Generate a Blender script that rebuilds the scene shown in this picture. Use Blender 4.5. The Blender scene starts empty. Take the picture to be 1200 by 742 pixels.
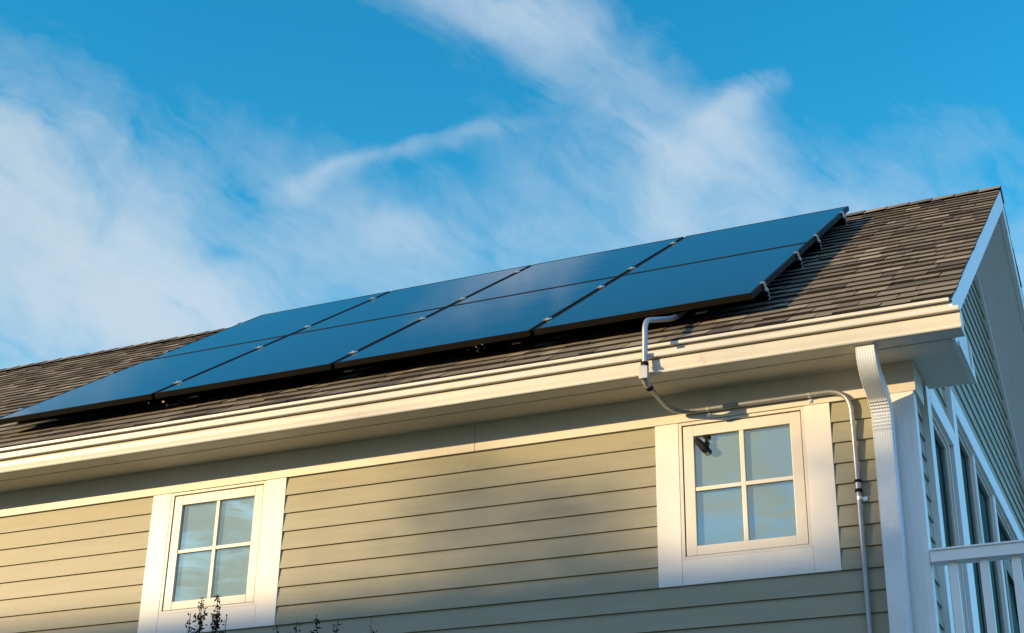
import bpy, bmesh, math, random
from mathutils import Vector, Matrix
random.seed(7)
sc = bpy.context.scene
COL = sc.collection
GZ = -4.40                                    # ground level (z = 0 is the soffit)

# ------------------------------------------------------------------ camera
cam = bpy.data.cameras.new('camera'); cob = bpy.data.objects.new('camera', cam); COL.objects.link(cob)
R_ = Vector((.9136, .4063, .0172)); U_ = Vector((.1580, -.3936, .9056)); F_ = Vector((-.3748, .8246, .4238))
cob.matrix_world = Matrix(((R_.x, U_.x, -F_.x, .5670), (R_.y, U_.y, -F_.y, -6.4334), (R_.z, U_.z, -F_.z, -2.7469), (0, 0, 0, 1)))
cam.sensor_width = 36; cam.lens = 36 * 1808.57 / 1200; cam.clip_start = .1; cam.clip_end = 4000
sc.camera = cob

# ------------------------------------------------------------------ light and exposure
EL = math.radians(13.6); SA = Vector((-.7400, -.6726, 0)).normalized()     # sun: low, to the left of the front wall's normal
SUN = Vector((SA.x * math.cos(EL), SA.y * math.cos(EL), math.sin(EL)))
sd = bpy.data.lights.new('sun', 'SUN'); sd.energy = 4.6; sd.angle = math.radians(.55); sd.color = (1.0, .72, .37)
so = bpy.data.objects.new('sun', sd); COL.objects.link(so); so.rotation_euler = SUN.to_track_quat('Z', 'Y').to_euler()
sc.view_settings.view_transform = 'Standard'; sc.view_settings.look = 'None'
sc.view_settings.exposure = .7; sc.view_settings.gamma = 1; sc.view_settings.use_curve_mapping = False
sc.render.engine = 'CYCLES'; sc.cycles.max_bounces = 8; sc.cycles.transparent_max_bounces = 12


class G:
    """small helper to write shader nodes as expressions"""
    def __init__(s, tree): s.t = tree; s.n = tree.nodes; s.l = tree.links
    def node(s, kind, ins=None, **kw):
        n = s.n.new(kind)
        for k, v in kw.items(): setattr(n, k, v)
        for k, v in (ins or {}).items():
            if isinstance(v, bpy.types.NodeSocket): s.l.new(v, n.inputs[k])
            else: n.inputs[k].default_value = v
        return n
    def m(s, op, a, b=0.0, c=0.0, clamp=False):
        return s.node('ShaderNodeMath', {0: a, 1: b, 2: c}, operation=op, use_clamp=clamp).outputs[0]
    def vm(s, op, a, b=(0, 0, 0)):
        n = s.node('ShaderNodeVectorMath', {0: a, 1: b}, operation=op)
        return n.outputs['Value'] if op in ('DOT_PRODUCT', 'LENGTH') else n.outputs[0]
    def noise(s, vec, scale, detail=6, rough=.55, dist=0.0, out='Fac'):
        return s.node('ShaderNodeTexNoise', {'Vector': vec, 'Scale': scale, 'Detail': detail, 'Roughness': rough, 'Distortion': dist}).outputs[out]
    def mix(s, f, a, b, blend='MIX'):
        n = s.node('ShaderNodeMix', data_type='RGBA', blend_type=blend)
        for i, v in ((0, f), (6, a), (7, b)):
            if isinstance(v, bpy.types.NodeSocket): s.l.new(v, n.inputs[i])
            else: n.inputs[i].default_value = v if i == 0 else (*v[:3], 1)
        return n.outputs[2]
    def ss(s, x, lo, hi):
        return s.node('ShaderNodeMapRange', {0: x, 1: lo, 2: hi, 3: 0.0, 4: 1.0}, interpolation_type='SMOOTHSTEP').outputs[0]
    def ramp(s, f, stops):
        n = s.node('ShaderNodeValToRGB', {0: f}); e = n.color_ramp.elements
        while len(e) < len(stops): e.new(.5)
        for i, (p, c) in enumerate(stops): e[i].position = p; e[i].color = (*c, 1)
        return n.outputs[0]


# ------------------------------------------------------------------ sky (world)
world = bpy.data.worlds.new('World'); sc.world = world; world.use_nodes = True
wt = world.node_tree; wt.nodes.clear(); g = G(wt)
sky = g.node('ShaderNodeTexSky', sky_type='NISHITA', sun_disc=False, sun_elevation=EL,
             sun_rotation=math.atan2(SUN.x, SUN.y), air_density=1.0, dust_density=.5, ozone_density=2.0)
d = g.node('ShaderNodeTexCoord').outputs['Generated']
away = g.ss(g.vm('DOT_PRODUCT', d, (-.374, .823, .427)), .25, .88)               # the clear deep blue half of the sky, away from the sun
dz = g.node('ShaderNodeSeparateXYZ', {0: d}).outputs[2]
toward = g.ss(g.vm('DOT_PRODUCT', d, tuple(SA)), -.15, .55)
tint = g.mix(toward, (1.12, 1.74, 2.12), (.47, .72, .96))  # side and sunward sky tints chosen to set the ambient light
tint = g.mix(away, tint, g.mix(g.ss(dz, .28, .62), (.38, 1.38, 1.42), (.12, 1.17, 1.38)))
low = g.node('ShaderNodeMapRange', {0: dz, 1: 0.0, 2: .55, 3: .13, 4: 2.1}, interpolation_type='SMOOTHSTEP').outputs[0]      # dims the off-view sky low down, boosts it higher, to shape the ambient
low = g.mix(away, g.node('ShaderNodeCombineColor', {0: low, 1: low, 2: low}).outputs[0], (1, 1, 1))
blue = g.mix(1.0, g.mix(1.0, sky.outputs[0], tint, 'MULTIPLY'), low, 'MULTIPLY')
# a cloud dome mapped round one fixed compass direction (azimuth 24 deg left of north, 25 deg up)
az, el = math.radians(24.4), math.radians(25)
F0 = (-math.sin(az) * math.cos(el), math.cos(az) * math.cos(el), math.sin(el)); R0 = (math.cos(az), math.sin(az), 0)
U0 = tuple(Vector(R0).cross(Vector(F0)))
w = g.m('MAXIMUM', g.vm('DOT_PRODUCT', d, F0), .05)
u = g.m('DIVIDE', g.vm('DOT_PRODUCT', d, R0), w); v = g.m('DIVIDE', g.vm('DOT_PRODUCT', d, U0), w)
uv = g.node('ShaderNodeCombineXYZ', {0: u, 1: v}).outputs[0]
warp = g.vm('SCALE', g.vm('SUBTRACT', g.noise(uv, 9, 4, .55, 0, 'Color'), (.5, .5, .5)))
warp.node.inputs['Scale'].default_value = .07
uvw = g.vm('ADD', uv, warp)
sep = g.node('ShaderNodeSeparateXYZ', {0: uvw}); uu, vv = sep.outputs[0], sep.outputs[1]


def local(cx, cy, ang, sx, sy):
    """gaussian patch centred on (cx, cy) of the cloud dome, long axis turned by ang degrees"""
    a = math.radians(ang); c, s_ = math.cos(a), math.sin(a)
    x = g.m('SUBTRACT', uu, cx); y = g.m('SUBTRACT', vv, cy)
    p = g.m('DIVIDE', g.m('ADD', g.m('MULTIPLY', x, c), g.m('MULTIPLY', y, s_)), sx)
    q = g.m('DIVIDE', g.m('SUBTRACT', g.m('MULTIPLY', y, c), g.m('MULTIPLY', x, s_)), sy)
    r2 = g.m('ADD', g.m('MULTIPLY', p, p), g.m('MULTIPLY', q, q))
    return g.m('POWER', 2.718, g.m('MULTIPLY', r2, -1.0))


def aniso(ang, fx, fy, detail, dist):
    n = g.node('ShaderNodeMapping', {'Vector': uvw, 'Rotation': (0, 0, math.radians(-ang)), 'Scale': (1, 1, 1)})
    n2 = g.node('ShaderNodeMapping', {'Vector': n.outputs[0], 'Scale': (fx, fy, 1)})
    return g.noise(n2.outputs[0], 1.0, detail, .58, dist)


streak = aniso(-32, 6, 26, 9, .6)
puffy = g.noise(uvw, 15, 8, .6, .3)
soft = g.noise(uv, 5, 3, .5)
# (centre u, centre v, angle, length, width, weight)
patches = [(-.33, .085, -38, .24, .036, .50), (-.28, .018, -36, .25, .044, .95), (-.16, -.050, -33, .15, .036, .85), (-.36, -.02, -24, .26, .10, .52), (-.22, .04, -36, .20, .08, .30),
           (-.34, .135, -36, .14, .040, .28), (-.10, .045, -25, .16, .045, .24),
           (-.085, .098, 15, .08, .006, .42), (-.05, .055, 4, .07, .016, .24),
           (-.010, .205, -12, .09, .022, .70), (.045, .170, -40, .08, .024, .44), (.03, .13, -35, .14, .05, .16),
           (.118, .110, 22, .032, .022, .62), (.140, .142, 38, .034, .012, .60), (.105, .060, -75, .055, .018, .60), (.155, .080, -30, .08, .045, .24),
           (.20, .060, -8, .18, .050, .40), (.03, .03, -8, .18, .055, .29), (.27, .03, -12, .18, .08, .30), (-.27, -.12, -15, .28, .07, .55), (.30, .12, -40, .10, .030, .16)]
tot = None
for (cx, cy, a_, sx, sy, wt_) in patches:
    q = g.m('MULTIPLY', local(cx, cy, a_, sx, sy), wt_)
    tot = q if tot is None else g.m('ADD', tot, q)
tex = g.m('ADD', g.m('MULTIPLY', streak, .62), g.m('MULTIPLY', puffy, .58))
fib = aniso(-34, 16, 70, 9, .9)
tex = g.m('ADD', tex, g.m('MULTIPLY', g.m('SUBTRACT', fib, .5), .12))
dens = g.m('MULTIPLY', tot, g.m('MAXIMUM', g.m('SUBTRACT', g.m('MULTIPLY', tex, 3.6), 1.22), .10))
front = g.m('MULTIPLY', g.m('SUBTRACT', 1.0, g.m('POWER', 2.718, g.m('MULTIPLY', g.m('MAXIMUM', g.m('SUBTRACT', dens, .15), 0.0), -1.20))), .93)
# thin cloud over the rest of the sky, seen only in reflections
sd3 = g.node('ShaderNodeSeparateXYZ', {0: d}); zz = g.m('MAXIMUM', sd3.outputs[2], .06)
pl = g.node('ShaderNodeCombineXYZ', {0: g.m('DIVIDE', sd3.outputs[0], zz), 1: g.m('DIVIDE', sd3.outputs[1], zz)}).outputs[0]
allc = g.m('MULTIPLY', g.ss(g.m('ADD', g.noise(pl, 1.3, 6, .55, .4), g.m('MULTIPLY', g.m('SUBTRACT', g.noise(pl, 7.0, 7, .6, .8), .5), 1.15)), .30, .66), g.m('ADD', .30, g.m('MULTIPLY', toward, .45)))
back = g.ss(g.vm('DOT_PRODUCT', d, F0), .93, .72)
mask = g.m('MAXIMUM', front, g.m('MULTIPLY', allc, back), clamp=True)
CLOUD = (2.9, 3.45, 3.95)
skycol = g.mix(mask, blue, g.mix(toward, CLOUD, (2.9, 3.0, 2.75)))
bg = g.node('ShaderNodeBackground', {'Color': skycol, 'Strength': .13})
g.l.new(bg.outputs[0], g.node('ShaderNodeOutputWorld').inputs[0])


# ------------------------------------------------------------------ materials
def mat(name, col, rough=.6, metal=0.0, var=.06, scale=3.0, bump=0.0, bscale=60.0, stretch=(1, 1, 1), spec=.5, dirt=None):
    m = bpy.data.materials.new(name); m.use_nodes = True; t = m.node_tree; t.nodes.clear(); h = G(t)
    co = h.node('ShaderNodeTexCoord').outputs['Object']
    mp = h.node('ShaderNodeMapping', {'Vector': co, 'Scale': stretch}).outputs[0]
    n1 = h.noise(mp, scale, 5)
    c = h.mix(h.ss(n1, .3, .7), tuple(x * (1 - var) for x in col), tuple(min(1, x * (1 + var)) for x in col))
    if dirt:
        dc, amount, dscale = dirt
        c = h.mix(h.m('MULTIPLY', h.ss(h.noise(mp, dscale, 8, .65), .56, .75), amount), c, dc)
    b = h.node('ShaderNodeBsdfPrincipled', {'Base Color': c, 'Roughness': rough, 'Metallic': metal, 'Specular IOR Level': spec})
    if bump:
        bp = h.node('ShaderNodeBump', {'Height': h.noise(mp, bscale, 4), 'Strength': bump, 'Distance': .002})
        h.l.new(bp.outputs[0], b.inputs['Normal'])
    h.l.new(b.outputs[0], h.node('ShaderNodeOutputMaterial').inputs[0])
    return m


def island_mat(name, stops, rough, var_scale=1.2, lum=.25, grain=350):
    """each loose piece of the mesh takes its own tone"""
    m = bpy.data.materials.new(name); m.use_nodes = True; t = m.node_tree; t.nodes.clear(); h = G(t)
    gi = h.node('ShaderNodeNewGeometry').outputs['Random Per Island']
    co = h.node('ShaderNodeTexCoord').outputs['Object']
    c = h.ramp(gi, stops)
    big = h.noise(co, var_scale, 4); fine = h.noise(co, grain, 2, .7)
    k = h.m('ADD', h.m('MULTIPLY', h.m('SUBTRACT', big, .5), lum * 2), h.m('ADD', .45, h.m('MULTIPLY', fine, 1.1)))
    c = h.mix(1.0, c, h.node('ShaderNodeCombineColor', {0: k, 1: k, 2: k}).outputs[0], 'MULTIPLY')
    b = h.node('ShaderNodeBsdfPrincipled', {'Base Color': c, 'Roughness': rough, 'Specular IOR Level': .12})
    bp = h.node('ShaderNodeBump', {'Height': fine, 'Strength': .25, 'Distance': .002}); h.l.new(bp.outputs[0], b.inputs['Normal'])
    h.l.new(b.outputs[0], h.node('ShaderNodeOutputMaterial').inputs[0])
    return m


def glass_mat(name, refl, tint, edge=1.0):
    m = bpy.data.materials.new(name); m.use_nodes = True; t = m.node_tree; t.nodes.clear(); h = G(t)
    geo = h.node('ShaderNodeNewGeometry')
    f = h.m('ADD', h.m('MULTIPLY', h.m('POWER', h.m('SUBTRACT', 1.0, h.m('ABSOLUTE', h.vm('DOT_PRODUCT', geo.outputs['Normal'], geo.outputs['Incoming']))), 5.0), edge), refl, clamp=True)
    a = h.node('ShaderNodeBsdfTransparent', {'Color': (*tint, 1)}); b = h.node('ShaderNodeBsdfGlossy', {'Color': (.96, 1, .86, 1), 'Roughness': 0.0})
    x = h.node('ShaderNodeMixShader', {0: f, 1: a.outputs[0], 2: b.outputs[0]})
    h.l.new(x.outputs[0], h.node('ShaderNodeOutputMaterial').inputs[0])
    return m


def panel_mat():
    m = bpy.data.materials.new('panel_glass'); m.use_nodes = True; t = m.node_tree; t.nodes.clear(); h = G(t)
    co = h.node('ShaderNodeTexCoord').outputs['Object']
    dust = h.noise(co, 3.0, 7, .65); sm = h.noise(co, 40, 6, .7)
    c = h.mix(h.m('MULTIPLY', h.ss(sm, .55, .8), .5), (.011, .009, .012), (.024, .022, .026))
    r = h.m('ADD', .035, h.m('MULTIPLY', h.ss(dust, .4, .75), .05))
    b = h.node('ShaderNodeBsdfPrincipled', {'Base Color': c, 'Roughness': r, 'IOR': 1.5, 'Specular Tint': (.80, .30, .49, 1)})
    bp = h.node('ShaderNodeBump', {'Height': h.noise(co, 1.6, 2), 'Strength': .05, 'Distance': .01}); h.l.new(bp.outputs[0], b.inputs['Normal'])
    h.l.new(b.outputs[0], h.node('ShaderNodeOutputMaterial').inputs[0])
    return m


M = {}
M['siding'] = mat('siding_paint', (.288, .269, .181), .55, var=.05, scale=2.0, bump=.5, bscale=24, stretch=(1.2, 14, 14), dirt=((.25, .23, .19), .25, 3.5))
M['siding_side'] = mat('siding_paint_gable', (.288, .269, .181), .55, var=.05, scale=2.0, bump=.5, bscale=24, stretch=(14, 1.2, 14))
M['white'] = mat('white_trim_paint', (.73, .695, .635), .42, var=.02, scale=4, bump=.18, bscale=30, stretch=(1, 1, 1), dirt=((.60, .57, .50), .25, 6))
M['board'] = mat('white_corner_wood', (.80, .79, .755), .5, var=.05, scale=6, bump=.5, bscale=18, stretch=(10, 10, .7), dirt=((.45, .42, .36), .5, 3))
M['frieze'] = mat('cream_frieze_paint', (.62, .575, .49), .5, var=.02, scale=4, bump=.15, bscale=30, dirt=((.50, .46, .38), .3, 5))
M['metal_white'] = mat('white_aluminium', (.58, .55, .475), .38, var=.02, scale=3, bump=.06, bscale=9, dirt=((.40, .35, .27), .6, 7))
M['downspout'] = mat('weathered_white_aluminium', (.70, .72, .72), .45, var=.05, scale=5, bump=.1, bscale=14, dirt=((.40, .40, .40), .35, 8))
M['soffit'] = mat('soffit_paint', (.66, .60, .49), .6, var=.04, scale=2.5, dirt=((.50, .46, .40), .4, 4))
M['sash'] = mat('sash_vinyl', (.66, .61, .525), .35, var=.02)
M['dark'] = mat('dark_gap', (.02, .018, .016), .8)
M['sheath'] = mat('wall_sheathing', (.05, .045, .04), .9)
M['shingle'] = island_mat('asphalt_shingle', [(0, (.080, .068, .052)), (.2, (.125, .102, .070)), (.5, (.185, .148, .098)), (.75, (.155, .130, .090)), (.92, (.225, .188, .128)), (1, (.28, .235, .165))], .9)
M['butt'] = mat('shingle_asphalt_edge', (.010, .008, .007), .95, var=.3, scale=30)
M['panel'] = panel_mat()
M['frame'] = mat('black_anodised', (.009, .008, .006), .5, var=.15, scale=8, spec=.08)
M['alu'] = mat('mill_aluminium', (.70, .68, .65), .35, metal=.85, var=.05)
M['emt'] = mat('galvanised_conduit', (.31, .325, .335), .42, metal=.55, var=.08, scale=12)
M['fitting'] = mat('grey_fitting', (.36, .37, .37), .5, metal=.3, var=.08)
M['black'] = mat('black_plastic', (.007, .008, .009), .75, var=.1, spec=.15)
M['room'] = mat('room_paint', (.34, .36, .34), .8, var=.05)
M['blind'] = mat('window_shade_cloth', (.34, .365, .335), .85, var=.03, bump=.2, bscale=120)
M['glass'] = glass_mat('window_glass', .31, (.66, .775, .80))
M['glass_dark'] = glass_mat('door_glass', .03, (.55, .66, .66), .03)
M['wood'] = mat('brown_door_wood', (.14, .065, .03), .5, var=.2, scale=6, stretch=(6, 6, 1))
M['rail'] = mat('white_railing_vinyl', (.84, .83, .79), .4, var=.03)
M['bark'] = mat('bark', (.10, .075, .055), .9, var=.3, scale=14, stretch=(1, 1, .3), bump=.6, bscale=30)
M['twig'] = mat('dark_twig', (.030, .022, .017), .8, var=.3, scale=20)
M['leaf'] = island_mat('leaf', [(0, (.035, .055, .020)), (.5, (.055, .085, .030)), (1, (.10, .12, .045))], .6, grain=20)
M['leaf_dark'] = island_mat('shrub_leaf', [(0, (.016, .016, .012)), (.6, (.030, .028, .018)), (1, (.055, .040, .025))], .6, grain=20)
M['dry'] = island_mat('dry_leaf', [(0, (.22, .15, .08)), (1, (.42, .32, .20))], .8, grain=60)
M['grass'] = mat('lawn_ground', (.040, .055, .022), .9, var=.35, scale=.6, bump=.6, bscale=40)
M['deck'] = mat('deck_boards', (.42, .41, .39), .7, var=.1, scale=3)
M['brick'] = mat('added_house_brick', (.26, .14, .10), .85, var=.15, scale=4)
M['nroof'] = mat('added_house_roofing', (.07, .065, .06), .9, var=.2, scale=2)
M['found'] = mat('foundation_concrete', (.34, .33, .31), .85, var=.1, scale=3)


# ------------------------------------------------------------------ mesh helpers
class MB:
    def __init__(s): s.v = []; s.f = []; s.mi = []
    def add(s, vs, fs, mi=0):
        o = len(s.v); s.v += [tuple(x) for x in vs]
        for f in fs: s.f.append(tuple(o + i for i in f)); s.mi.append(mi)
        return s
    def box(s, x0, x1, y0, y1, z0, z1, mi=0):
        x0, x1 = sorted((x0, x1)); y0, y1 = sorted((y0, y1)); z0, z1 = sorted((z0, z1))
        return s.hexa([(x0, y0, z0), (x1, y0, z0), (x1, y1, z0), (x0, y1, z0), (x0, y0, z1), (x1, y0, z1), (x1, y1, z1), (x0, y1, z1)], mi)
    def hexa(s, p, mi=0):
        return s.add(p, [(3, 2, 1, 0), (4, 5, 6, 7), (0, 1, 5, 4), (1, 2, 6, 5), (2, 3, 7, 6), (3, 0, 4, 7)], mi)
    def prism(s, axis, prof, a, b, mi=0):
        """closed profile swept straight along x (profile in y,z) or y (profile in x,z)"""
        n = len(prof); P = (lambda t, q: (t, q[0], q[1])) if axis == 'x' else (lambda t, q: (q[0], t, q[1]))
        vs = [P(a, q) for q in prof] + [P(b, q) for q in prof]
        fs = [(i, (i + 1) % n, n + (i + 1) % n, n + i) for i in range(n)] + [tuple(range(n - 1, -1, -1)), tuple(range(n, 2 * n))]
        return s.add(vs, fs, mi)
    def tube(s, pts, r, seg=12, cap=True):
        pts = [Vector(p) for p in pts]; n = len(pts); rs = r if isinstance(r, (list, tuple)) else [r] * n
        T = [(pts[min(i + 1, n - 1)] - pts[max(i - 1, 0)]).normalized() for i in range(n)]
        a = Vector((0, 0, 1)) if abs(T[0].z) < .9 else Vector((1, 0, 0)); nrm = T[0].cross(a).normalized()
        vs = []
        for i in range(n):
            nrm = (nrm - T[i] * nrm.dot(T[i])).normalized(); bn = T[i].cross(nrm)
            for k in range(seg):
                t = 2 * math.pi * k / seg; vs.append(pts[i] + (nrm * math.cos(t) + bn * math.sin(t)) * rs[i])
        fs = [(i * seg + k, i * seg + (k + 1) % seg, (i + 1) * seg + (k + 1) % seg, (i + 1) * seg + k) for i in range(n - 1) for k in range(seg)]
        if cap: fs += [tuple(range(seg - 1, -1, -1)), tuple(range((n - 1) * seg, n * seg))]
        return s.add(vs, fs)
    def build(s, name, m, parent=None, smooth=False, bevel=0, solid=0, label=None):
        me = bpy.data.meshes.new(name); me.from_pydata(s.v, [], s.f)
        for x in (m if isinstance(m, (list, tuple)) else [m]): me.materials.append(x)
        me.polygons.foreach_set('material_index', s.mi)
        bm = bmesh.new(); bm.from_mesh(me); bmesh.ops.recalc_face_normals(bm, faces=bm.faces); bm.to_mesh(me); bm.free()
        if smooth:
            me.polygons.foreach_set('use_smooth', [True] * len(me.polygons)); me.set_sharp_from_angle(angle=math.radians(40))
        o = bpy.data.objects.new(name, me); COL.objects.link(o)
        if parent: attach(o, parent)
        if solid: k = o.modifiers.new('solid', 'SOLIDIFY'); k.thickness = solid; k.offset = 0
        if bevel: k = o.modifiers.new('bevel', 'BEVEL'); k.width = bevel; k.segments = 2; k.limit_method = 'ANGLE'
        if label: o['label'] = label
        return o


def attach(o, parent):
    """mesh helpers work in world coordinates; move the vertices into the frame of the thing they belong to"""
    base = Vector((0, 0, 0)); q = parent
    while q: base += Vector(q.location); q = q.parent
    o.data.transform(Matrix.Translation(-base)); o.parent = parent


def tag(o, label=None, cat=None, group=None, kind=None):
    for k, v in (('label', label), ('category', cat), ('group', group), ('kind', kind)):
        if v: o[k] = v
    return o


def thing(name, loc, label, cat, group=None):
    o = bpy.data.objects.new(name, None); COL.objects.link(o); o.location = loc; o.empty_display_size = .1
    return tag(o, label, cat, group)


def copy_tree(o, parent=None):
    c = o.copy(); COL.objects.link(c)
    if parent: c.parent = parent
    for ch in list(o.children): copy_tree(ch, c)
    return c


def bez(pts, n=8):
    """polyline with rounded corners: pts = [(point, corner radius), ...]"""
    P = [Vector(p) for p, _ in pts]; out = [P[0]]
    for i in range(1, len(P) - 1):
        r = pts[i][1]; a = (P[i - 1] - P[i]).normalized(); b = (P[i + 1] - P[i]).normalized()
        A = P[i] + a * r; B = P[i] + b * r
        for k in range(n + 1):
            t = k / n; out.append(A * (1 - t) ** 2 + P[i] * 2 * t * (1 - t) + B * t * t)
    out.append(P[-1]); return out


# ------------------------------------------------------------------ roof frame of reference
AL = math.radians(34.8225); CA, SA_, TA = math.cos(AL), math.sin(AL), math.tan(AL)
YE, ZE, L = -.1937, .2090, 3.9574
YR, ZR = YE + L * CA, ZE + L * SA_
XR, XL = -.180, -11.6                       # rake edge, far end of the house
XW, XWL = -.415, -11.3                      # house corners
YB = 2 * YR + .03                           # back wall


def RP(x, s, h=0.0): return Vector((x, YE + s * CA - h * SA_, ZE + s * SA_ + h * CA))
def roof_z(y): return ZR - abs(y - YR) * TA


# ------------------------------------------------------------------ ground
gm = MB(); gm.add([(-600, -600, GZ), (600, -600, GZ), (600, 600, GZ), (-600, 600, GZ)], [(0, 1, 2, 3)])
tag(gm.build('ground', M['grass']), kind='structure')

# ------------------------------------------------------------------ house
house = thing('house', (-5.8, 3.0, GZ), 'grey clapboard house with white trim and brown shingled gable roof', 'house')
ZF, E = -.139, .09647
WIN = [(-4.45, -3.619), (-1.611, -.788)]     # outer edges of the casings
CBX = -.603                                  # inner edge of the corner board
WB = ZF - 8 * E                              # bottom of the casings


def front_wall():
    b = MB(); r = random.Random(3)
    za, zb_ = -.79, ZF - .02                                            # sheathing, open behind the windows
    b.box(XWL, XW - .06, .016, .10, GZ + .35, za, 1); b.box(XWL, XW - .06, .016, .10, zb_, ZF + .2, 1)
    for (xa, xb) in ((XWL, WIN[0][0] + .12), (WIN[0][1] - .12, WIN[1][0] + .12), (WIN[1][1] - .12, XW - .06)): b.box(xa, xb, .016, .10, za, zb_, 1)
    k = 0
    while ZF - k * E > GZ + .4:
        z1 = ZF - k * E; z0 = z1 - E
        spans = [(XWL, WIN[0][0]), (WIN[0][1], WIN[1][0]), (WIN[1][1], CBX)] if k < 8 else [(XWL, CBX)]
        for (xa, xb) in spans:
            cuts = [xa]; x = xa + r.uniform(1.2, 3.4)
            while x < xb - .5: cuts.append(x); x += 3.66
            if k < 12: cuts = [xa] + [c for c in cuts if xa < c < -6.2]     # long lengths here, one joint below the windows
            if k == 8: cuts.append(-3.077)
            cuts.append(xb)
            for a, c in zip(cuts[:-1], cuts[1:]):
                a2, c2 = a + .0008, c - .0008
                w = [r.uniform(-.0007, .0007) for _ in range(2)]
                b.hexa([(a2, .0005 + w[0], z0), (c2, .0005 + w[1], z0), (c2, .013, z0), (a2, .013, z0), (a2, .0105, z1 + .004), (c2, .0105, z1 + .004), (c2, .0135, z1 + .004), (a2, .0135, z1 + .004)])
        k += 1
    return b


front_wall().build('siding_wall', [M['siding'], M['sheath']], house, bevel=.0008)
b = MB(); b.box(XWL + .02, XW - .05, .03, YB, GZ, GZ + .42); b.build('foundation', M['found'], house)

# frieze board (two lengths, joint at x = -2.543) and corner boards
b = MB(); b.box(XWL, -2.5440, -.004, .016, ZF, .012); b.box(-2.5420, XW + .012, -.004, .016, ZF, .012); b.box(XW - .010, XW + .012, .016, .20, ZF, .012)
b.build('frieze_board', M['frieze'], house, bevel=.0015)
b = MB(); b.box(CBX, XW, -.0025, .0165, GZ + .40, ZF - .0005); b.box(XW - .020, XW, .0165, .066, GZ + .40, ZF - .0005)
b.build('corner_board', M['board'], house, bevel=.002)

# eave: soffit, fascia, drip edge, gutter
GR = -.150                                   # right end of the gutter
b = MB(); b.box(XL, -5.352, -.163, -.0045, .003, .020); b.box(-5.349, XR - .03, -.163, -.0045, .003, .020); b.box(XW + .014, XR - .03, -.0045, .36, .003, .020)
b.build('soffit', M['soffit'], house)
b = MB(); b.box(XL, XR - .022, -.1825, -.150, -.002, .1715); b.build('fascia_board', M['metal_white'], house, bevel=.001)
b = MB(); b.prism('x', [(-.170, .176), (-.200, .170), (-.2040, .172), (-.2040, .186), (-.200, .188), (-.166, .203)], XL, XR - .016)
b.build('drip_edge', M['metal_white'], house, bevel=.001)
prof = [(-.1860, .110), (-.1860, .000), (-.262, -.001), (-.276, .000), (-.2830, .0025), (-.2855, .008), (-.2835, .0135), (-.2760, .0170), (-.2625, .0185),
        (-.2630, .024), (-.2665, .033), (-.2695, .044), (-.2710, .056), (-.2715, .0730), (-.2700, .0760), (-.2600, .0768), (-.2600, .0828), (-.2890, .0836), (-.2905, .087), (-.2905, .100), (-.2885, .104), (-.2790, .104)]


def thicken(p, t):
    """closed thin strip from an open profile"""
    inner = []
    for i, q in enumerate(p):
        a, c = p[max(i - 1, 0)], p[min(i + 1, len(p) - 1)]
        dx, dz = c[0] - a[0], c[1] - a[1]; l = math.hypot(dx, dz); inner.append((q[0] + t * dz / l, q[1] - t * dx / l))
    return p + inner[::-1]


b = MB(); tp = thicken(prof, .0012); n = len(tp); h_ = len(prof)
b.add([(XL - .03, *q) for q in tp] + [(GR, *q) for q in tp], [(i, (i + 1) % n, n + (i + 1) % n, n + i) for i in range(n)] + [(i, i + 1, n - 2 - i, n - 1 - i) for i in range(h_ - 1)] + [(n + i, n + i + 1, 2 * n - 2 - i, 2 * n - 1 - i) for i in range(h_ - 1)])
gut = b.build('gutter', M['metal_white'], house, smooth=True)
b = MB(); 
b.prism('x', prof, GR - .001, GR + .002); b.build('end_cap', M['metal_white'], gut)
for x in [-.62, -1.35, -2.1, -2.9, -3.7, -4.5, -5.3]: b = MB(); b.box(x - .012, x + .012, -.284, -.187, .0975, .1005); b.build('hanger', M['metal_white'], gut)

# eave return (boxed end below the rake)
b = MB()
b.prism('x', [(-.166, -.002), (.36, -.002), (.36, .030), (.30, .145), (.02, .30), (-.14, .19)], XR - .030, XR - .012)
b.prism('x', [(-.15, .0205), (.355, .0205), (.355, .05), (.30, .14), (.02, .28), (-.13, .18)], XW - .02, XR - .031)
b.build('eave_return', M['white'], house, bevel=.0015)
b = MB(); b.box(XR - .0118, XR - .002, -.10, .358, -.001, .022); b.prism('x', [(.30, .0225), (.3585, .0225), (.3585, .035), (.298, .15), (.26, .172)], XR - .0118, XR - .004)
b.build('return_trim', M['white'], house, bevel=.001)


# roof deck, soffits of the rakes, rake boards
def deck():
    b = MB(); t = .05
    b.prism('x', [(YE + .004, ZE - .032), (YR, ZR - .026), (2 * YR - YE, ZE - .028), (2 * YR - YE, ZE - t - .01), (YR, ZR - t), (YE + .03, ZE - .05)], XL + .012, XR - .006)
    return b


deck().build('roof_deck', M['sheath'], house)
b = MB(); o1, o2 = .150, .170
for sgn in (-1, 1):
    ya = YR + sgn * (YR + .10)
    b.add([(XWL if False else XW - .06, YR, ZR - o1), (XR - .038, YR, ZR - o1), (XR - .038, ya, roof_z(ya) - o1), (XW - .06, ya, roof_z(ya) - o1),
           (XW - .06, YR, ZR - o2), (XR - .038, YR, ZR - o2), (XR - .038, ya, roof_z(ya) - o2), (XW - .06, ya, roof_z(ya) - o2)],
          [(0, 1, 2, 3), (7, 6, 5, 4), (1, 5, 6, 2), (0, 3, 7, 4), (3, 2, 6, 7)])
b.build('rake_soffit', M['board'], house)
b = MB()
for sgn in (-1, 1):
    ya = YR + sgn * (YR - .40); yc = YR + sgn * .0004
    b.prism('x', [(yc, ZR - o2 - .001), (ya, roof_z(ya) - o2 - .001), (ya, roof_z(ya) - o2 - .125), (yc, ZR - o2 - .125)], XW - .047, XW - .006)
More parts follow.
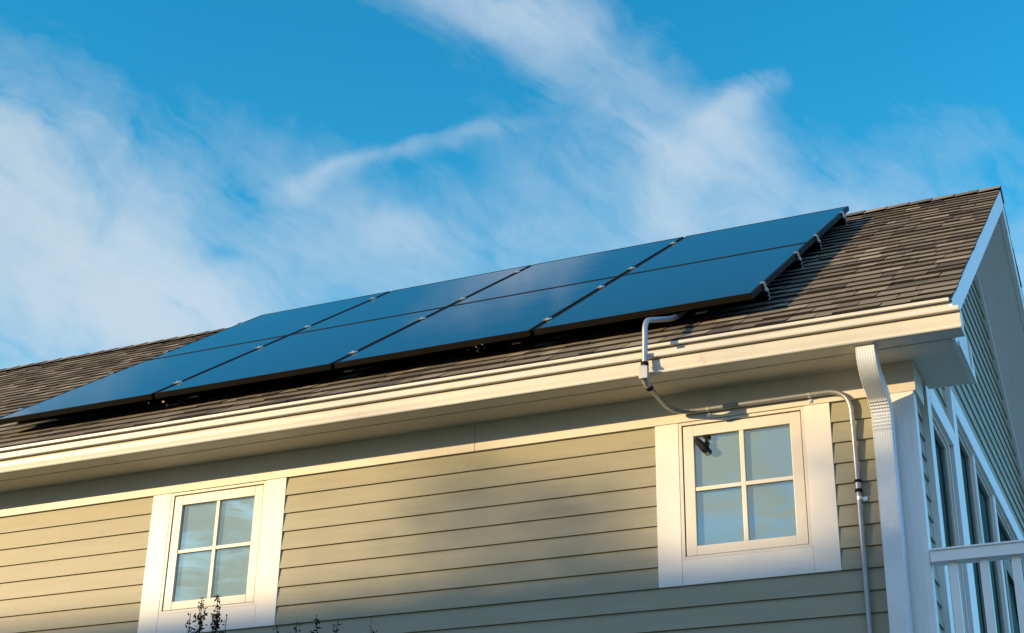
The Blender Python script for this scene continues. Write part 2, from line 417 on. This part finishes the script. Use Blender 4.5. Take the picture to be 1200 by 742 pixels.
b.build('rake_frieze', M['board'], house, bevel=.002)
b = MB()
for sgn, yend in ((-1, YE + .012), (1, 2 * YR - YE)):
    z_e = roof_z(yend)
    y0 = YR if sgn < 0 else YR + .0005
    b.prism('x', [(yend, z_e - .030), (y0, ZR - .030), (y0, ZR - .175), (yend, z_e - .155 if sgn > 0 else z_e - .150)], XR - .036, XR - .004)
b.build('rake_board', M['board'], house, bevel=.002)


def shingles():
    b = MB(); r = random.Random(11); ex = .1445
    for side in (0, 1):
        k = 0; s = -.012
        while s < L - .02:
            s1 = min(s + ex + .03, L + .004); x = XR + r.uniform(-.003, .006); first = True
            while x > XL:
                wd = r.choice((.075, .095, .115, .135, .16, .20)) * r.uniform(.85, 1.15); x2 = max(x - wd, XL)
                th = r.choice((.0100, .0108, .0130, .0148)) * r.uniform(.9, 1.1); off = r.uniform(-.004, .004)
                sk = r.uniform(-.008, .008); gp = .0012
                lo = [RP(x - gp, s + off, -.017), RP(x2 + gp + sk * .2, s + off + sk * .1, -.017)]; th -= .016
                hi = [RP(x - gp, s + off, th), RP(x2 + gp + sk * .2, s + off + sk * .1, th + r.uniform(-.001, .001))]
                tp = [RP(x2 + gp + sk, s1, -.016), RP(x - gp, s1, -.016)]
                P = [lo[0], lo[1], hi[1], hi[0], tp[0], tp[1]]
                if side: P = [Vector((p.x, 2 * YR - p.y, p.z)) for p in P]
                P = [tuple(p) for p in P]
                i0 = len(b.v); b.v += P
                b.f += [(i0 + 3, i0 + 2, i0 + 4, i0 + 5), (i0, i0 + 1, i0 + 2, i0 + 3), (i0, i0 + 3, i0 + 5), (i0 + 1, i0 + 4, i0 + 2)]; b.mi += [0, 1, 1, 1]
                x = x2
            k += 1; s += ex
    # ridge caps
    x = XR + .004
    while x > XL:
        x2 = x - .15
        for sg in (-1, 1):
            q = [(x, YR, ZR + .008), (x2, YR, ZR + .002), (x2, YR + sg * .115, ZR + .002 - .115 * TA), (x, YR + sg * .115, ZR + .008 - .115 * TA)]
            b.add(q, [(0, 1, 2, 3)])
        b.add([(x, YR - .115, ZR + .008 - .115 * TA), (x, YR, ZR + .008), (x, YR + .115, ZR + .008 - .115 * TA), (x, YR + .115, ZR - .115 * TA), (x, YR, ZR), (x, YR - .115, ZR - .115 * TA)], [(0, 1, 4, 5), (1, 2, 3, 4)], 1)
        x = x2 + r.uniform(-.004, .004)
    return b


me_ = shingles()
roof = me_.build('roof', [M['shingle'], M['butt']], house)

# gable wall with its siding (openings left free), back and far end walls
GX = XW - .035                               # face of the gable siding
OPEN = [(.36, 1.20, GZ + 1.2, .085), (1.205, 4.30, GZ + 1.2, .345)]


def gable_wall():
    b = MB()
    b.add([(GX - .02, .07, GZ + .4), (GX - .02, YB - .02, GZ + .4), (GX - .02, YB - .02, 0), (GX - .02, YR, ZR - .1), (GX - .02, .07, .02)], [(0, 1, 2, 3, 4)], 1)
    z1 = ZF - .010 + 28 * E
    while z1 > GZ + .4:
        z0 = z1 - E
        hw = (ZR - .07 - z1) / TA
        ya, yb = max(.0665, YR - hw), min(YB - .05, YR + hw)
        if yb > ya:
            sp = [(ya, yb)]
            for (oa, ob, oz0, oz1) in OPEN:
                if z0 < oz1 - .02 and z1 > oz0 + .02:
                    sp2 = []
                    for (p, q) in sp:
                        if q <= oa or p >= ob: sp2.append((p, q)); continue
                        if p < oa: sp2.append((p, oa))
                        if q > ob: sp2.append((ob, q))
                    sp = sp2
            for (p, q) in sp:
                if q - p < .01: continue
                b.hexa([(GX + .0125, p, z0), (GX + .0125, q, z0), (GX, q, z0), (GX, p, z0), (GX + .002, p, z1 + .004), (GX + .002, q, z1 + .004), (GX - .001, q, z1 + .004), (GX - .001, p, z1 + .004)])
        z1 = z0
    return b


gable_wall().build('siding_wall', [M['siding_side'], M['sheath']], house)
b = MB(); b.box(XWL, XW - .06, YB - .1, YB, GZ + .35, .02); b.box(XWL, XWL + .1, .101, YB - .101, GZ + .35, .02)
b.add([(XWL + .05, .05, .02), (XWL + .05, YB, .02), (XWL + .05, YR, ZR - .1)], [(0, 1, 2)])
b.build('siding_wall', M['siding'], house)


# front windows
def front_window(xa, xb, blind):
    """casing (the window's own mesh) > jamb, sash, muntin, pane, shade"""
    ia, ib = xa + .1125, xb - .115
    if blind: ia, ib = xa + .119, xb - .119
    zi = ZF - .0015; zb = -.795
    b = MB(); t = .0165
    b.box(xa, ia, 0, t, WB, ZF - .0006); b.box(ib, xb, -.0003, t, WB, ZF - .0006); b.box(ia + .0008, ib - .0008, .0004, t, WB, zb)
    root = b.build('window', M['white'], house, bevel=.0015)
    b = MB(); j = .0165
    b.box(ia + .0005, ia + j, .002, .05, zb + .0005, zi); b.box(ib - j, ib - .0005, .002, .05, zb + .0005, zi)
    b.box(ia + j + .0003, ib - j - .0003, .0022, .05, zb + .0005, zb + .0145); b.box(ia + j + .0003, ib - j - .0003, .0022, .05, zi - .0135, zi)
    b.build('jamb', M['sash'], root, bevel=.001)
    b = MB(); b.box(ia + .001, ib - .001, .0205, .024, zb + .001, zi - .001); 
    sa, sb, s0, s1 = ia + j + .0045, ib - j - .0045, zb + .0145 + .003, zi - .0135 - .005
    b = MB(); w, y0, y1 = .050, .007, .040
    wb = .044
    b.box(sa, sa + w, y0, y1, s0, s1); b.box(sb - w, sb, y0, y1, s0, s1)
    b.box(sa + w, sb - w, y0 + .0004, y1, s1 - .052, s1); b.box(sa + w, sb - w, y0 + .0004, y1, s0, s0 + wb)
    b.build('sash', M['sash'], root, bevel=.0025)
    ga, gb, g0, g1 = sa + w, sb - w, s0 + wb, s1 - .052
    xm, zm = (ga + gb) / 2, -.467
    b = MB(); b.box(xm - .0105, xm + .0105, y0 + .003, .0185, g0, g1)
    b.box(ga, xm - .0108, y0 + .0035, .0185, zm - .0095, zm + .0095); b.box(xm + .0108, gb, y0 + .0035, .0185, zm - .0095, zm + .0095)
    b.build('muntin', M['sash'], root, bevel=.002)
    b = MB(); b.add([(ga - .004, .0200, g0 - .004), (gb + .004, .0200, g0 - .004), (gb + .004, .0200, g1 + .004), (ga - .004, .0200, g1 + .004)], [(0, 1, 2, 3)])
    b.build('pane', M['glass'], root)
    # dark stop between jamb and sash
    b = MB(); b.box(ia + j - .002, ib - j + .002, .042, .046, zb + .008, s0 + .02); b.box(ia + j - .002, ib - j + .002, .042, .046, s1 - .02, zi - .008)
    b.box(ia + j - .002, sa + .02, .042, .046, s0 + .02, s1 - .02); b.box(sb - .02, ib - j + .002, .042, .046, s0 + .02, s1 - .02)
    b.build('gasket', M['dark'], root)
    # the room behind
    b = MB(); D = 1.6
    q = [(ga - .10, .101, g0 - .2), (gb + .10, .101, g0 - .2), (gb + .10, .101, g1 + .10), (ga - .10, .101, g1 + .10)]
    q += [(x, D, z) for x, _, z in q]
    b.add(q, [(4, 5, 6, 7), (0, 1, 5, 4), (2, 3, 7, 6), (0, 4, 7, 3), (1, 2, 6, 5)]); b.build('room', M['room'], root)
    ys = .032 if blind else .0335
    b = MB(); b.box(ga - .003, gb + .003, ys, ys + .003, g0 - .003, g1 + .003); b.build('shade', M['blind'], root)
    return root


w1 = front_window(*WIN[0], True); w1['label'] = 'white framed window with a drawn pale shade, over the shrub'
w2 = front_window(*WIN[1], False); w2['label'] = 'white framed window with camera inside, below the conduit'


# gable windows
def side_window(ya, yb, ztop, lites, trim, name='window'):
    """casing > sash, pane (one mesh for each lite) ; lites = (y0, y1)"""
    zb = GZ + 1.2; x0, x1 = GX - .012, XW + .004
    b = MB(); b.box(x0, x1, ya, ya + trim, zb, ztop); b.box(x0, x1, yb - trim, yb, zb, ztop); b.box(x0, x1 + .002, ya + trim, yb - trim, ztop - trim, ztop)
    for (p, q), (p2, q2) in zip(lites[:-1], lites[1:]): b.box(x0, x1 - .012, q + .034, p2 - .034, zb, ztop - trim - .001)
    root = b.build(name, M['board'], house, bevel=.002)
    for (p, q) in lites:
        b = MB(); f = .032
        for k, xx in ((0, 0), (1, .012)):                              # stepped sash
            f0 = f * (1 - k * .5)
            b.box(x0 - .002, x1 - .016 - xx, p - f + k * .016, p - f + k * .016 + f / 2, zb, ztop - trim - .001 - k * .016)
            b.box(x0 - .002, x1 - .016 - xx, q + f - k * .016 - f / 2, q + f - k * .016, zb, ztop - trim - .001 - k * .016)
            b.box(x0 - .002, x1 - .0165 - xx, p - f + k * .016 + f / 2, q + f - k * .016 - f / 2, ztop - trim - .017 - k * .016, ztop - trim - .0012 - k * .016)
        b.build('sash', M['sash'], root, bevel=.0015)
        b = MB(); b.add([(x0 + .012, p - .002, zb), (x0 + .012, q + .002, zb), (x0 + .012, q + .002, ztop - trim - .03), (x0 + .012, p - .002, ztop - trim - .03)], [(0, 1, 2, 3)])
        b.build('pane', M['glass_dark'], root)
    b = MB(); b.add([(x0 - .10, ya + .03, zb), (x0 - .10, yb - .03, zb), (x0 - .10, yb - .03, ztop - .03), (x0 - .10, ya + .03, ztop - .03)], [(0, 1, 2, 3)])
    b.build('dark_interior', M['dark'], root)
    return root


s1 = side_window(.36, 1.20, .085, [(.495, 1.02)], .105); s1['label'] = 'narrow gable window with dark glass beside the corner board'
s2 = side_window(1.205, 4.30, .345, [(1.40, 1.92), (2.03, 2.66), (2.80, 4.10)], .11); s2['label'] = 'wide gable door unit with several dark lites'
b = MB(); b.box(GX - .010, GX + .004, 3.02, 3.14, GZ + 1.9, .02); b.box(GX - .010, GX + .004, 3.62, 3.74, GZ + 1.9, .02); b.box(GX - .010, GX + .0035, 3.14, 3.62, -.10, .02)
b.build('door', M['wood'], s2, bevel=.002)


# downspout
def downspout():
    b = MB()
    path = [((-.561, -.226, -.001), 0), ((-.560, -.226, -.095), .07), ((-.547, -.057, -.205), .07), ((-.547, -.057, -.33), .05), ((-.562, -.057, GZ + .3), 0)]
    P = bez(path, 12); w, dp = .0425, .033
    sec = [(-w, dp), (-w, -dp + .008), (-w + .001, -dp + .003)]
    nr = 7
    for i in range(nr):                                                # fluted front
        a = -w + .004 + (2 * w - .008) * i / nr; c = -w + .004 + (2 * w - .008) * (i + 1) / nr
        sec += [(a, -dp), (a + .0018, -dp + .0008), (c - .0018, -dp + .0008)]
    sec += [(w - .004, -dp + .0005), (w - .001, -dp + .003), (w, -dp + .008), (w, dp)]
    n = len(sec); vs = []
    for i, p in enumerate(P):
        t = (P[min(i + 1, len(P) - 1)] - P[max(i - 1, 0)]).normalized()
        f = Vector((0, -t.z, t.y)); f = f if f.y > 0 else -f               # points to the wall
        if abs(t.z) > .999: f = Vector((0, 1, 0))
        k = 1.0 + (.035 if (i % 2 and 2 < i < len(P) - 2) else 0)
        k2 = 1.0 + (.13 if (i % 2 and 16 < i < len(P) - 6) else 0)
        for (sx, sf) in sec: vs.append(p + Vector((1, 0, 0)) * sx * k + f * sf * k2)
    fs = [(i * n + j, i * n + (j + 1) % n, (i + 1) * n + (j + 1) % n, (i + 1) * n + j) for i in range(len(P) - 1) for j in range(n)]
    b.add(vs, fs); return b


downspout().build('downspout', M['downspout'], house, smooth=True)

# ------------------------------------------------------------------ balcony beside the gable wall
bal = thing('balcony', (2.2, 0, GZ), 'white balcony with a slim balustrade meeting the corner of the house', 'balcony')
RT = -.861
b = MB(); b.prism('x', [(-.020, RT - .058), (-.020, RT - .012), (-.026, RT - .010), (-.026, RT - .003), (-.018, RT), (.052, RT), (.060, RT - .003), (.060, RT - .010), (.054, RT - .012), (.054, RT - .058)], XW + .004, 4.6)
b.build('top_rail', M['rail'], bal, bevel=.0015)
b = MB(); b.box(XW + .004, 4.6, -.012, .046, RT - .86, RT - .81); b.build('bottom_rail', M['rail'], bal, bevel=.002)
DZ = RT - .93
b = MB()
for k in range(44): b.box(XW + .006, 4.6, -.05 + k * .14, .084 + k * .14, DZ - .03, DZ)
b.build('deck_floor', M['deck'], bal)
b = MB(); b.box(XW + .006, 4.6, -.08, -.051, DZ - .25, DZ - .031); b.box(4.57, 4.60, -.05, 6.1, DZ - .25, DZ - .031); b.build('deck_skirt', M['rail'], bal)
for px, py in ((4.55, .02), (1.6, .02), (4.55, 3.0), (4.55, 6.0)):
    b = MB(); b.box(px - .05, px + .05, py - .05, py + .05, GZ, RT + .10 if px > 4 else DZ - .031); b.build('post', M['rail'], bal, bevel=.004)
x = -.3265; first = None
while x < 4.45:
    if first is None:
        b = MB(); b.box(x - .0172, x + .0172, .0, .0345, RT - .8105, RT - .0575); first = b.build('baluster', M['rail'], bal, bevel=.0015); x0_ = x
    else:
        c = first.copy(); COL.objects.link(c); c.location = (x - x0_, 0, 0)
    x += .1262

# ------------------------------------------------------------------ solar panels
XP0, S0, PW, PS, H = -1.1193, .3283, 1.15, 1.614, .098


def make_panel():
    root = thing('solar_panel', RP(XP0, S0, 0), 'black framed solar panel, lowest right of the array, above the bent conduit', 'solar panel', 'solar panels on the roof')
    xa, xb, sa, sb, t, fw = XP0, XP0 - PW + .022, S0, S0 + PS - .017, .031, .013
    def rb(b, x0, x1, s0, s1, h0, h1):
        b.hexa([RP(x0, s0, h0), RP(x1, s0, h0), RP(x1, s1, h0), RP(x0, s1, h0), RP(x0, s0, h1), RP(x1, s0, h1), RP(x1, s1, h1), RP(x0, s1, h1)])
    b = MB(); rb(b, xa - fw, xb + fw, sa, sa + fw, H - t, H); rb(b, xa - fw, xb + fw, sb - fw, sb, H - t, H)
    rb(b, xa - fw, xa, sa, sb, H - t, H); rb(b, xb, xb + fw, sa, sb, H - t, H)
    b.build('frame', M['frame'], root, bevel=.0008)
    b = MB(); rb(b, xa - fw + .001, xb + fw - .001, sa + fw - .001, sb - fw + .001, H - .008, H - .0016); b.build('glass', M['panel'], root)
    b = MB(); rb(b, xa - fw, xb + fw, sa + fw, sb - fw, H - .0125, H - .0085); b.build('backsheet', M['black'], root)
    return root


p0 = make_panel()
WHICH = {(0, 0): None, (0, 1): 'upper right corner solar panel, nearest the gable end',
         (1, 0): 'lower row solar panel, second from the gable end', (1, 1): 'upper row solar panel, second from the gable end',
         (2, 0): 'lower row solar panel, third from the gable end', (2, 1): 'upper row solar panel, third from the gable end',
         (3, 0): 'lower left solar panel, cut by the edge of the photo', (3, 1): 'upper left solar panel meeting bare shingles and the ridge line'}
for (i, j), lab in WHICH.items():
    if lab is None: continue
    c = copy_tree(p0); c.location = Vector(p0.location) + Vector((-PW * i, 0, 0)) + (RP(0, S0 + PS * j) - RP(0, S0)); c['label'] = lab

# mounting rails with clamps and feet
RS = [.59, 1.535, 2.185, 3.21]
RL = ['lowest aluminium rail end under the front panel row', 'second aluminium rail from the eave, under the lower panel row',
      'third aluminium rail from the eave, under the upper panel row', 'topmost aluminium rail near the roof ridge']


def ext(b, prof, x0, x1):
    """profile in (s, h) swept along x"""
    n = len(prof); vs = [RP(x0, *q) for q in prof] + [RP(x1, *q) for q in prof]
    b.add(vs, [(i, (i + 1) % n, n + (i + 1) % n, n + i) for i in range(n)] + [tuple(range(n - 1, -1, -1)), tuple(range(n, 2 * n))])


def make_rail(s):
    xr = XP0 + .016; xl = XP0 - 4 * PW - .035
    root = thing('mounting_rail', RP(xr, s, 0), RL[0], 'mounting rail', 'rails under the solar panels')
    b = MB()
    # E shaped extrusion
    ext(b, [(s + .012, .012), (s + .0155, .012), (s + .0155, .056), (s + .012, .056)], xr, xl)
    for hh in (.012, .0325, .0525): ext(b, [(s - .016, hh), (s + .0118, hh), (s + .0118, hh + .0032), (s - .016, hh + .0032)], xr, xl)
    ext(b, [(s - .016, .044), (s - .0132, .044), (s - .0132, .0523), (s - .016, .0523)], xr, xl)
    b.build('channel', M['frame'], root)
    b = MB()
    for hh in (.0122, .0327, .0527): ext(b, [(s - .0165, hh), (s + .0160, hh), (s + .0160, hh + .0036), (s - .0165, hh + .0036)], xr + .004, xr + .0003)
    ext(b, [(s + .0122, .0160), (s + .0160, .0160), (s + .0160, .0525), (s + .0122, .0525)], xr + .004, xr + .0003)
    b.build('rail_end', M['alu'], root)
    for i in range(5):
        xc = XP0 - PW * i + (.009 if 0 < i < 4 else (.006 if i == 0 else .014))
        b = MB()
        if 0 < i < 4:
            ext(b, [(s - .019, H + .001), (s + .019, H + .001), (s + .019, H + .005), (s - .019, H + .005)], xc + .020, xc - .020)
            ext(b, [(s - .016, .058), (s + .016, .058), (s + .016, H + .001), (s - .016, H + .001)], xc + .006, xc - .006)
            top = RP(xc, s, H + .004); nn = (RP(0, 0, 1) - RP(0, 0, 0)); b.tube([top, top + nn * .007], .0065, 6)
            o = b.build('mid_clamp', M['alu'], root)
        else:
            sg = 1 if i == 0 else -1; xe = XP0 if i == 0 else XP0 - 4 * PW + .018
            ext(b, [(s - .017, H + .001), (s + .017, H + .001), (s + .017, H + .005), (s - .017, H + .005)], xe - sg * .009, xe + sg * .012)
            ext(b, [(s - .017, .064), (s + .017, .064), (s + .017, H + .005), (s - .017, H + .005)], xe + sg * .008, xe + sg * .012)
            ext(b, [(s - .017, .059), (s + .017, .059), (s + .017, .063), (s - .017, .063)], xe + sg * .008, xe + sg * .020)
            top = RP(xe + sg * .0145, s, .063); nn = (RP(0, 0, 1) - RP(0, 0, 0)); b.tube([top, top + nn * .010], .0052, 6)
            o = b.build('end_clamp', M['alu'], root)
    for i in range(5):
        xf = XP0 - .30 - i * 1.0; b = MB()
        ext(b, [(s - .045, .006), (s + .045, .006), (s + .045, .013), (s - .045, .013)], xf, xf - .05); b.build('roof_foot', M['alu'], root)
    return root


r0 = make_rail(RS[0])
for s, lab in zip(RS[1:], RL[1:]):
    c = copy_tree(r0); c.location = Vector(r0.location) + (RP(0, s) - RP(0, RS[0])); c['label'] = lab

# ------------------------------------------------------------------ electrical conduit
cd = thing('conduit', (-.686, -.018, GZ), 'galvanised metal conduit bending from under the panels over the gutter and down the wall', 'conduit')
r = .0118
P = bez([(tuple(RP(-1.50, .95, .034)), 0), (tuple(RP(-1.512, .30, .040)), .08), ((-1.546, -.300, .268), .055), ((-1.548, -.310, .03), 0)], 10)
b = MB(); b.tube(P, r * 1.12, 14); b.build('upper_pipe', M['emt'], cd, smooth=True)
b = MB(); b.tube([(-1.548, -.310, .052), (-1.548, -.310, .034)], .0185, 14); b.build('coupling', M['black'], cd, smooth=True)
# pulling elbow
b = MB(); b.tube([(-1.548, -.310, .036), (-1.549, -.310, .030), (-1.549, -.310, -.018), (-1.550, -.309, -.034)], [.0165, .0195, .0200, .0170], 14)
b.tube([(-1.5495, -.316, -.014), (-1.549, -.290, -.036), (-1.546, -.262, -.050)], [.0195, .0185, .0150], 14)
b.box(-1.570, -1.528, -.334, -.328, -.034, .026)
el_ = b.build('elbow_fitting', M['fitting'], cd, smooth=True, bevel=.002)
b = MB(); b.tube([(-1.5462, -.268, -.0485), (-1.545, -.252, -.055)], .0172, 12); b.build('coupling', M['black'], cd, smooth=True)
yw = -.0205
P = bez([((-1.546, -.262, -.050), 0), ((-1.515, -.035, -.098), .09), ((-1.40, yw, -.0985), .05), ((-.690, yw, -.0985), .105), ((-.686, yw + .004, -.30), .05), ((-.683, -.018, GZ + .6), 0)], 12)
b = MB(); b.tube(P, r, 14); b.build('lower_pipe', M['emt'], cd, smooth=True)
b = MB(); b.tube([(-.6845, -.0175, -.525), (-.6845, -.0175, -.572)], .0148, 14); b.build('coupling', M['emt'], cd, smooth=True)
for z in (-.524, -.566):
    b = MB(); b.tube([(-.6845, -.0175, z), (-.6845, -.0175, z - .013)], .0162, 14); b.build('gland_nut', M['black'], cd, smooth=True)
b = MB(); b.tube([(-.684, -.0175, -.600), (-.684, -.0175, -.616)], .0132, 14); b.box(-.672, -.652, -.006, .001, -.617, -.599); b.tube([(-.661, -.004, -.608), (-.661, -.010, -.608)], .004, 8)
b.build('strap', M['alu'], cd)
for xs, up in ((-1.345, 1), (-.870, 0)):
    b = MB(); b.tube([(xs - .007, yw, -.0985), (xs + .007, yw, -.0985)], .0132, 14); b.box(xs - .008, xs + .008, -.008, -.003, -.132, -.108); b.tube([(xs, -.006, -.124), (xs, -.012, -.124)], .004, 8)
    b.build('strap', M['alu'], cd)

# ------------------------------------------------------------------ camera behind the right window
scam = thing('security_camera', (-1.38, .005, -.215), 'small black camera fixed at the upper left pane of the window below the conduit', 'camera')
b = MB(); b.tube([(-1.4140, .0060, -.230), (-1.406, .0020, -.240), (-1.370, -.0035, -.286), (-1.366, -.0045, -.292)], [.012, .0165, .0190, .0165], 14); b.build('body', M['black'], scam, smooth=True)
b = MB(); b.tube([(-1.3658, -.0046, -.2923), (-1.3640, -.005, -.295)], .0125, 14); b.build('lens', M['dark'], scam, smooth=True)
b = MB(); b.tube([(-1.373, .000, -.270), (-1.366, .004, -.245), (-1.366, .009, -.214)], .0065, 10); b.box(-1.380, -1.352, .004, .0185, -.226, -.2115); b.build('mount', M['black'], scam)

# ------------------------------------------------------------------ shrub below the left window
sh = thing('shrub', (-3.3, -.62, GZ), 'dark twiggy shrub with tiny leaves rising in front of the wall', 'shrub')
rs_ = random.Random(5); st = MB(); lf = MB()


def sprig(base, tip, n=10, bend=.03, leaf=1.0):
    base, tip = Vector(base), Vector(tip); side = Vector((rs_.uniform(-1, 1), rs_.uniform(-.6, .6), 0)) * bend
    pts = [base.lerp(tip, t / n) + side * math.sin(math.pi * t / n) + Vector((rs_.uniform(-1, 1), rs_.uniform(-1, 1), 0)) * .004 for t in range(n + 1)]
    ln = (tip - base).length
    st.tube(pts, [(.0016 + .004 * ln * (1 - t / n)) for t in range(n + 1)], 5)
    return pts


def leaves(p, q, cnt, size=.0115):
    for _ in range(cnt):
        c = Vector(p).lerp(Vector(q), rs_.random()) + Vector((rs_.gauss(0, .009), rs_.gauss(0, .009), rs_.gauss(0, .006)))
        a = Vector((rs_.uniform(-1, 1), rs_.uniform(-1, 1), rs_.uniform(-.2, 1))).normalized() * size * rs_.uniform(.6, 1.3)
        bb = a.cross(Vector((rs_.uniform(-1, 1), rs_.uniform(-1, 1), rs_.uniform(-1, 1)))).normalized() * size * .38
        lf.add([c - a, c + bb, c + a, c - bb], [(0, 1, 2, 3)])


tips = [(-3.552, -.600, -.912, 1), (-3.622, -.62, -.925, .8), (-3.690, -.60, -.985, .5), (-3.470, -.63, -1.03, .25), (-3.212, -.60, -1.085, .35), (-3.100, -.62, -1.08, .45),
        (-3.012, -.60, -1.050, .6), (-2.903, -.60, -1.096, .6), (-2.72, -.61, -1.14, .5), (-3.58, -.58, -1.02, .9), (-3.78, -.60, -1.09, .5), (-3.16, -.6, -1.12, .6), (-2.62, -.6, -1.25, .6), (-3.35, -.6, -1.2, .6), (-2.8, -.58, -1.24, .6)]
for (x, y, z, dn) in tips:
    bx = -3.3 + (x + 3.3) * .35; mid = Vector((x + rs_.uniform(-.04, .04), y, z - .75))
    st.tube([(bx, -.62, GZ), ((bx + mid.x) / 2, -.61, (GZ + mid.z) / 2), mid], [.016, .012, .006], 6)
    pts = sprig(mid, (x, y, z), 14, .025)
    for k in range(5, 14): leaves(pts[k], pts[k + 1], int(20 * dn))
    for k in range(2, 13):
        if rs_.random() < .35 + .55 * dn:
            a = pts[k]; t = a + Vector((rs_.uniform(-.11, .11), rs_.uniform(-.06, .06), rs_.uniform(.03, .12))) * (1.15 - k / 16)
            p2 = sprig(a, t, 4, .008)
            for q in range(4): leaves(p2[q], p2[q + 1], int(8 * dn + .5))
st.build('twigs', M['twig'], sh, smooth=True); lf.build('foliage', M['leaf_dark'], sh)

# dry leaves caught under the panel edge
for (x, s, cnt, lab) in ((-2.60, .42, 9, 'clump of dry leaves caught under the front panel edge'), (-4.52, .40, 4, 'few dry leaves caught at a panel joint by the gutter')):
    rr = random.Random(int(-x * 100)); b = MB()
    for _ in range(cnt):
        c = RP(x + rr.uniform(-.07, .07), s - .07 + rr.uniform(-.03, .02), .045 + rr.uniform(-.03, .022)); sz = rr.uniform(.005, .012)
        a = Vector((rr.uniform(-1, 1), rr.uniform(-.4, .4), rr.uniform(-.5, .5))).normalized() * sz; q = Vector((rr.uniform(-.4, .4), rr.uniform(-.4, .4), 1)).normalized() * sz * .5
        b.add([c - a, c - q, c + a, c + q], [(0, 1, 2, 3)])
    tag(b.build('dry_leaves', M['dry']), lab, 'leaves', 'dry leaves on the roof')


# ------------------------------------------------------------------ unseen across the street: a house added to shade the lower wall, and trees
def shade_point(x, z, D):
    """point at horizontal distance D towards the sun whose shadow falls on the front wall at (x, z)"""
    return Vector((x + SA.x * D, SA.y * D, z + math.tan(EL) * D))


D0 = 27.0; ridge = shade_point(-3.2, -.775, D0)
nb = thing('added_house', (ridge.x, ridge.y, GZ), 'unseen brick house added across the street to shade the lower wall', 'house')
hx, hy, eh = 3.7, 4.2, ridge.z - 3.0  # length kept short to stay out of the window reflections
b = MB(); b.box(ridge.x - hx, ridge.x + hx, ridge.y - hy, ridge.y + hy, GZ, eh); b.build('wall', M['brick'], nb)
b = MB(); b.prism('x', [(ridge.y - hy - .4, eh - .25), (ridge.y, ridge.z), (ridge.y + hy + .4, eh - .25), (ridge.y + hy + .4, eh - .4), (ridge.y - hy - .4, eh - .4)], ridge.x - hx - .4, ridge.x + hx + .4)
b.build('roof', M['nroof'], nb)
for k in range(4):
    for zz_ in (GZ + 1.0, GZ + 3.8):
        xx = ridge.x - 2.7 + k * 1.8; b = MB(); b.box(xx - .55, xx + .55, ridge.y + hy, ridge.y + hy + .05, zz_, zz_ + 1.5); w_ = b.build('window', M['rail'], nb)
        b = MB(); b.add([(xx - .45, ridge.y + hy + .053, zz_ + .1), (xx + .45, ridge.y + hy + .053, zz_ + .1), (xx + .45, ridge.y + hy + .053, zz_ + 1.4), (xx - .45, ridge.y + hy + .053, zz_ + 1.4)], [(0, 1, 2, 3)]); b.build('pane', M['glass_dark'], w_)
b = MB(); b.box(ridge.x - 3.0, ridge.x - 2.3, ridge.y - 1.6, ridge.y - .9, eh, ridge.z + .1); b.build('chimney', M['brick'], nb)


def tree(name, top, spread, depth, n, lab, seed, leaf=.10):
    rr = random.Random(seed); root = thing(name, (top.x, top.y, GZ), lab, 'tree', 'trees across the street')
    b = MB(); Ht = top.z - GZ
    b.tube([(top.x, top.y, GZ), (top.x + .1, top.y, GZ + Ht * .5), (top.x, top.y, top.z - depth * .15)], [.22, .14, .02], 8)
    cl = []
    for k in range(34):
        t = rr.random() ** .8; z = top.z - depth * (.03 + t * .97); rad = spread * (t ** .6) * rr.uniform(.25, 1.0); an = rr.uniform(0, 6.28)
        c = Vector((top.x + math.cos(an) * rad, top.y + math.sin(an) * rad, z)); cl.append((c, .22 + .4 * t))
        b.tube([(top.x, top.y, z - rad * .5), tuple(c)], [.04, .008], 5)
    b.build('trunk', M['bark'], root); f = MB()
    for _ in range(n):
        c, s_ = rr.choice(cl); p = c + Vector((rr.gauss(0, s_), rr.gauss(0, s_), rr.gauss(0, s_ * .7)))
        a = Vector((rr.uniform(-1, 1), rr.uniform(-1, 1), rr.uniform(-1, 1))).normalized(); q = a.orthogonal().normalized() * leaf * rr.uniform(.3, .5); a = a * leaf * rr.uniform(.7, 1.2)
        f.add([p - a, p - q, p + a, p + q], [(0, 1, 2, 3)])
    f.build('crown', M['leaf'], root); return root


tree('tree', shade_point(-2.25, -.22, 33), .75, 3.0, 1500, 'slender thin-leaved tree behind the added brick house across the street', 2)
tree('tree', shade_point(.12, -.16, 30), 1.0, 4.5, 6000, 'dense rounded tree across the street beside the added brick house', 4)
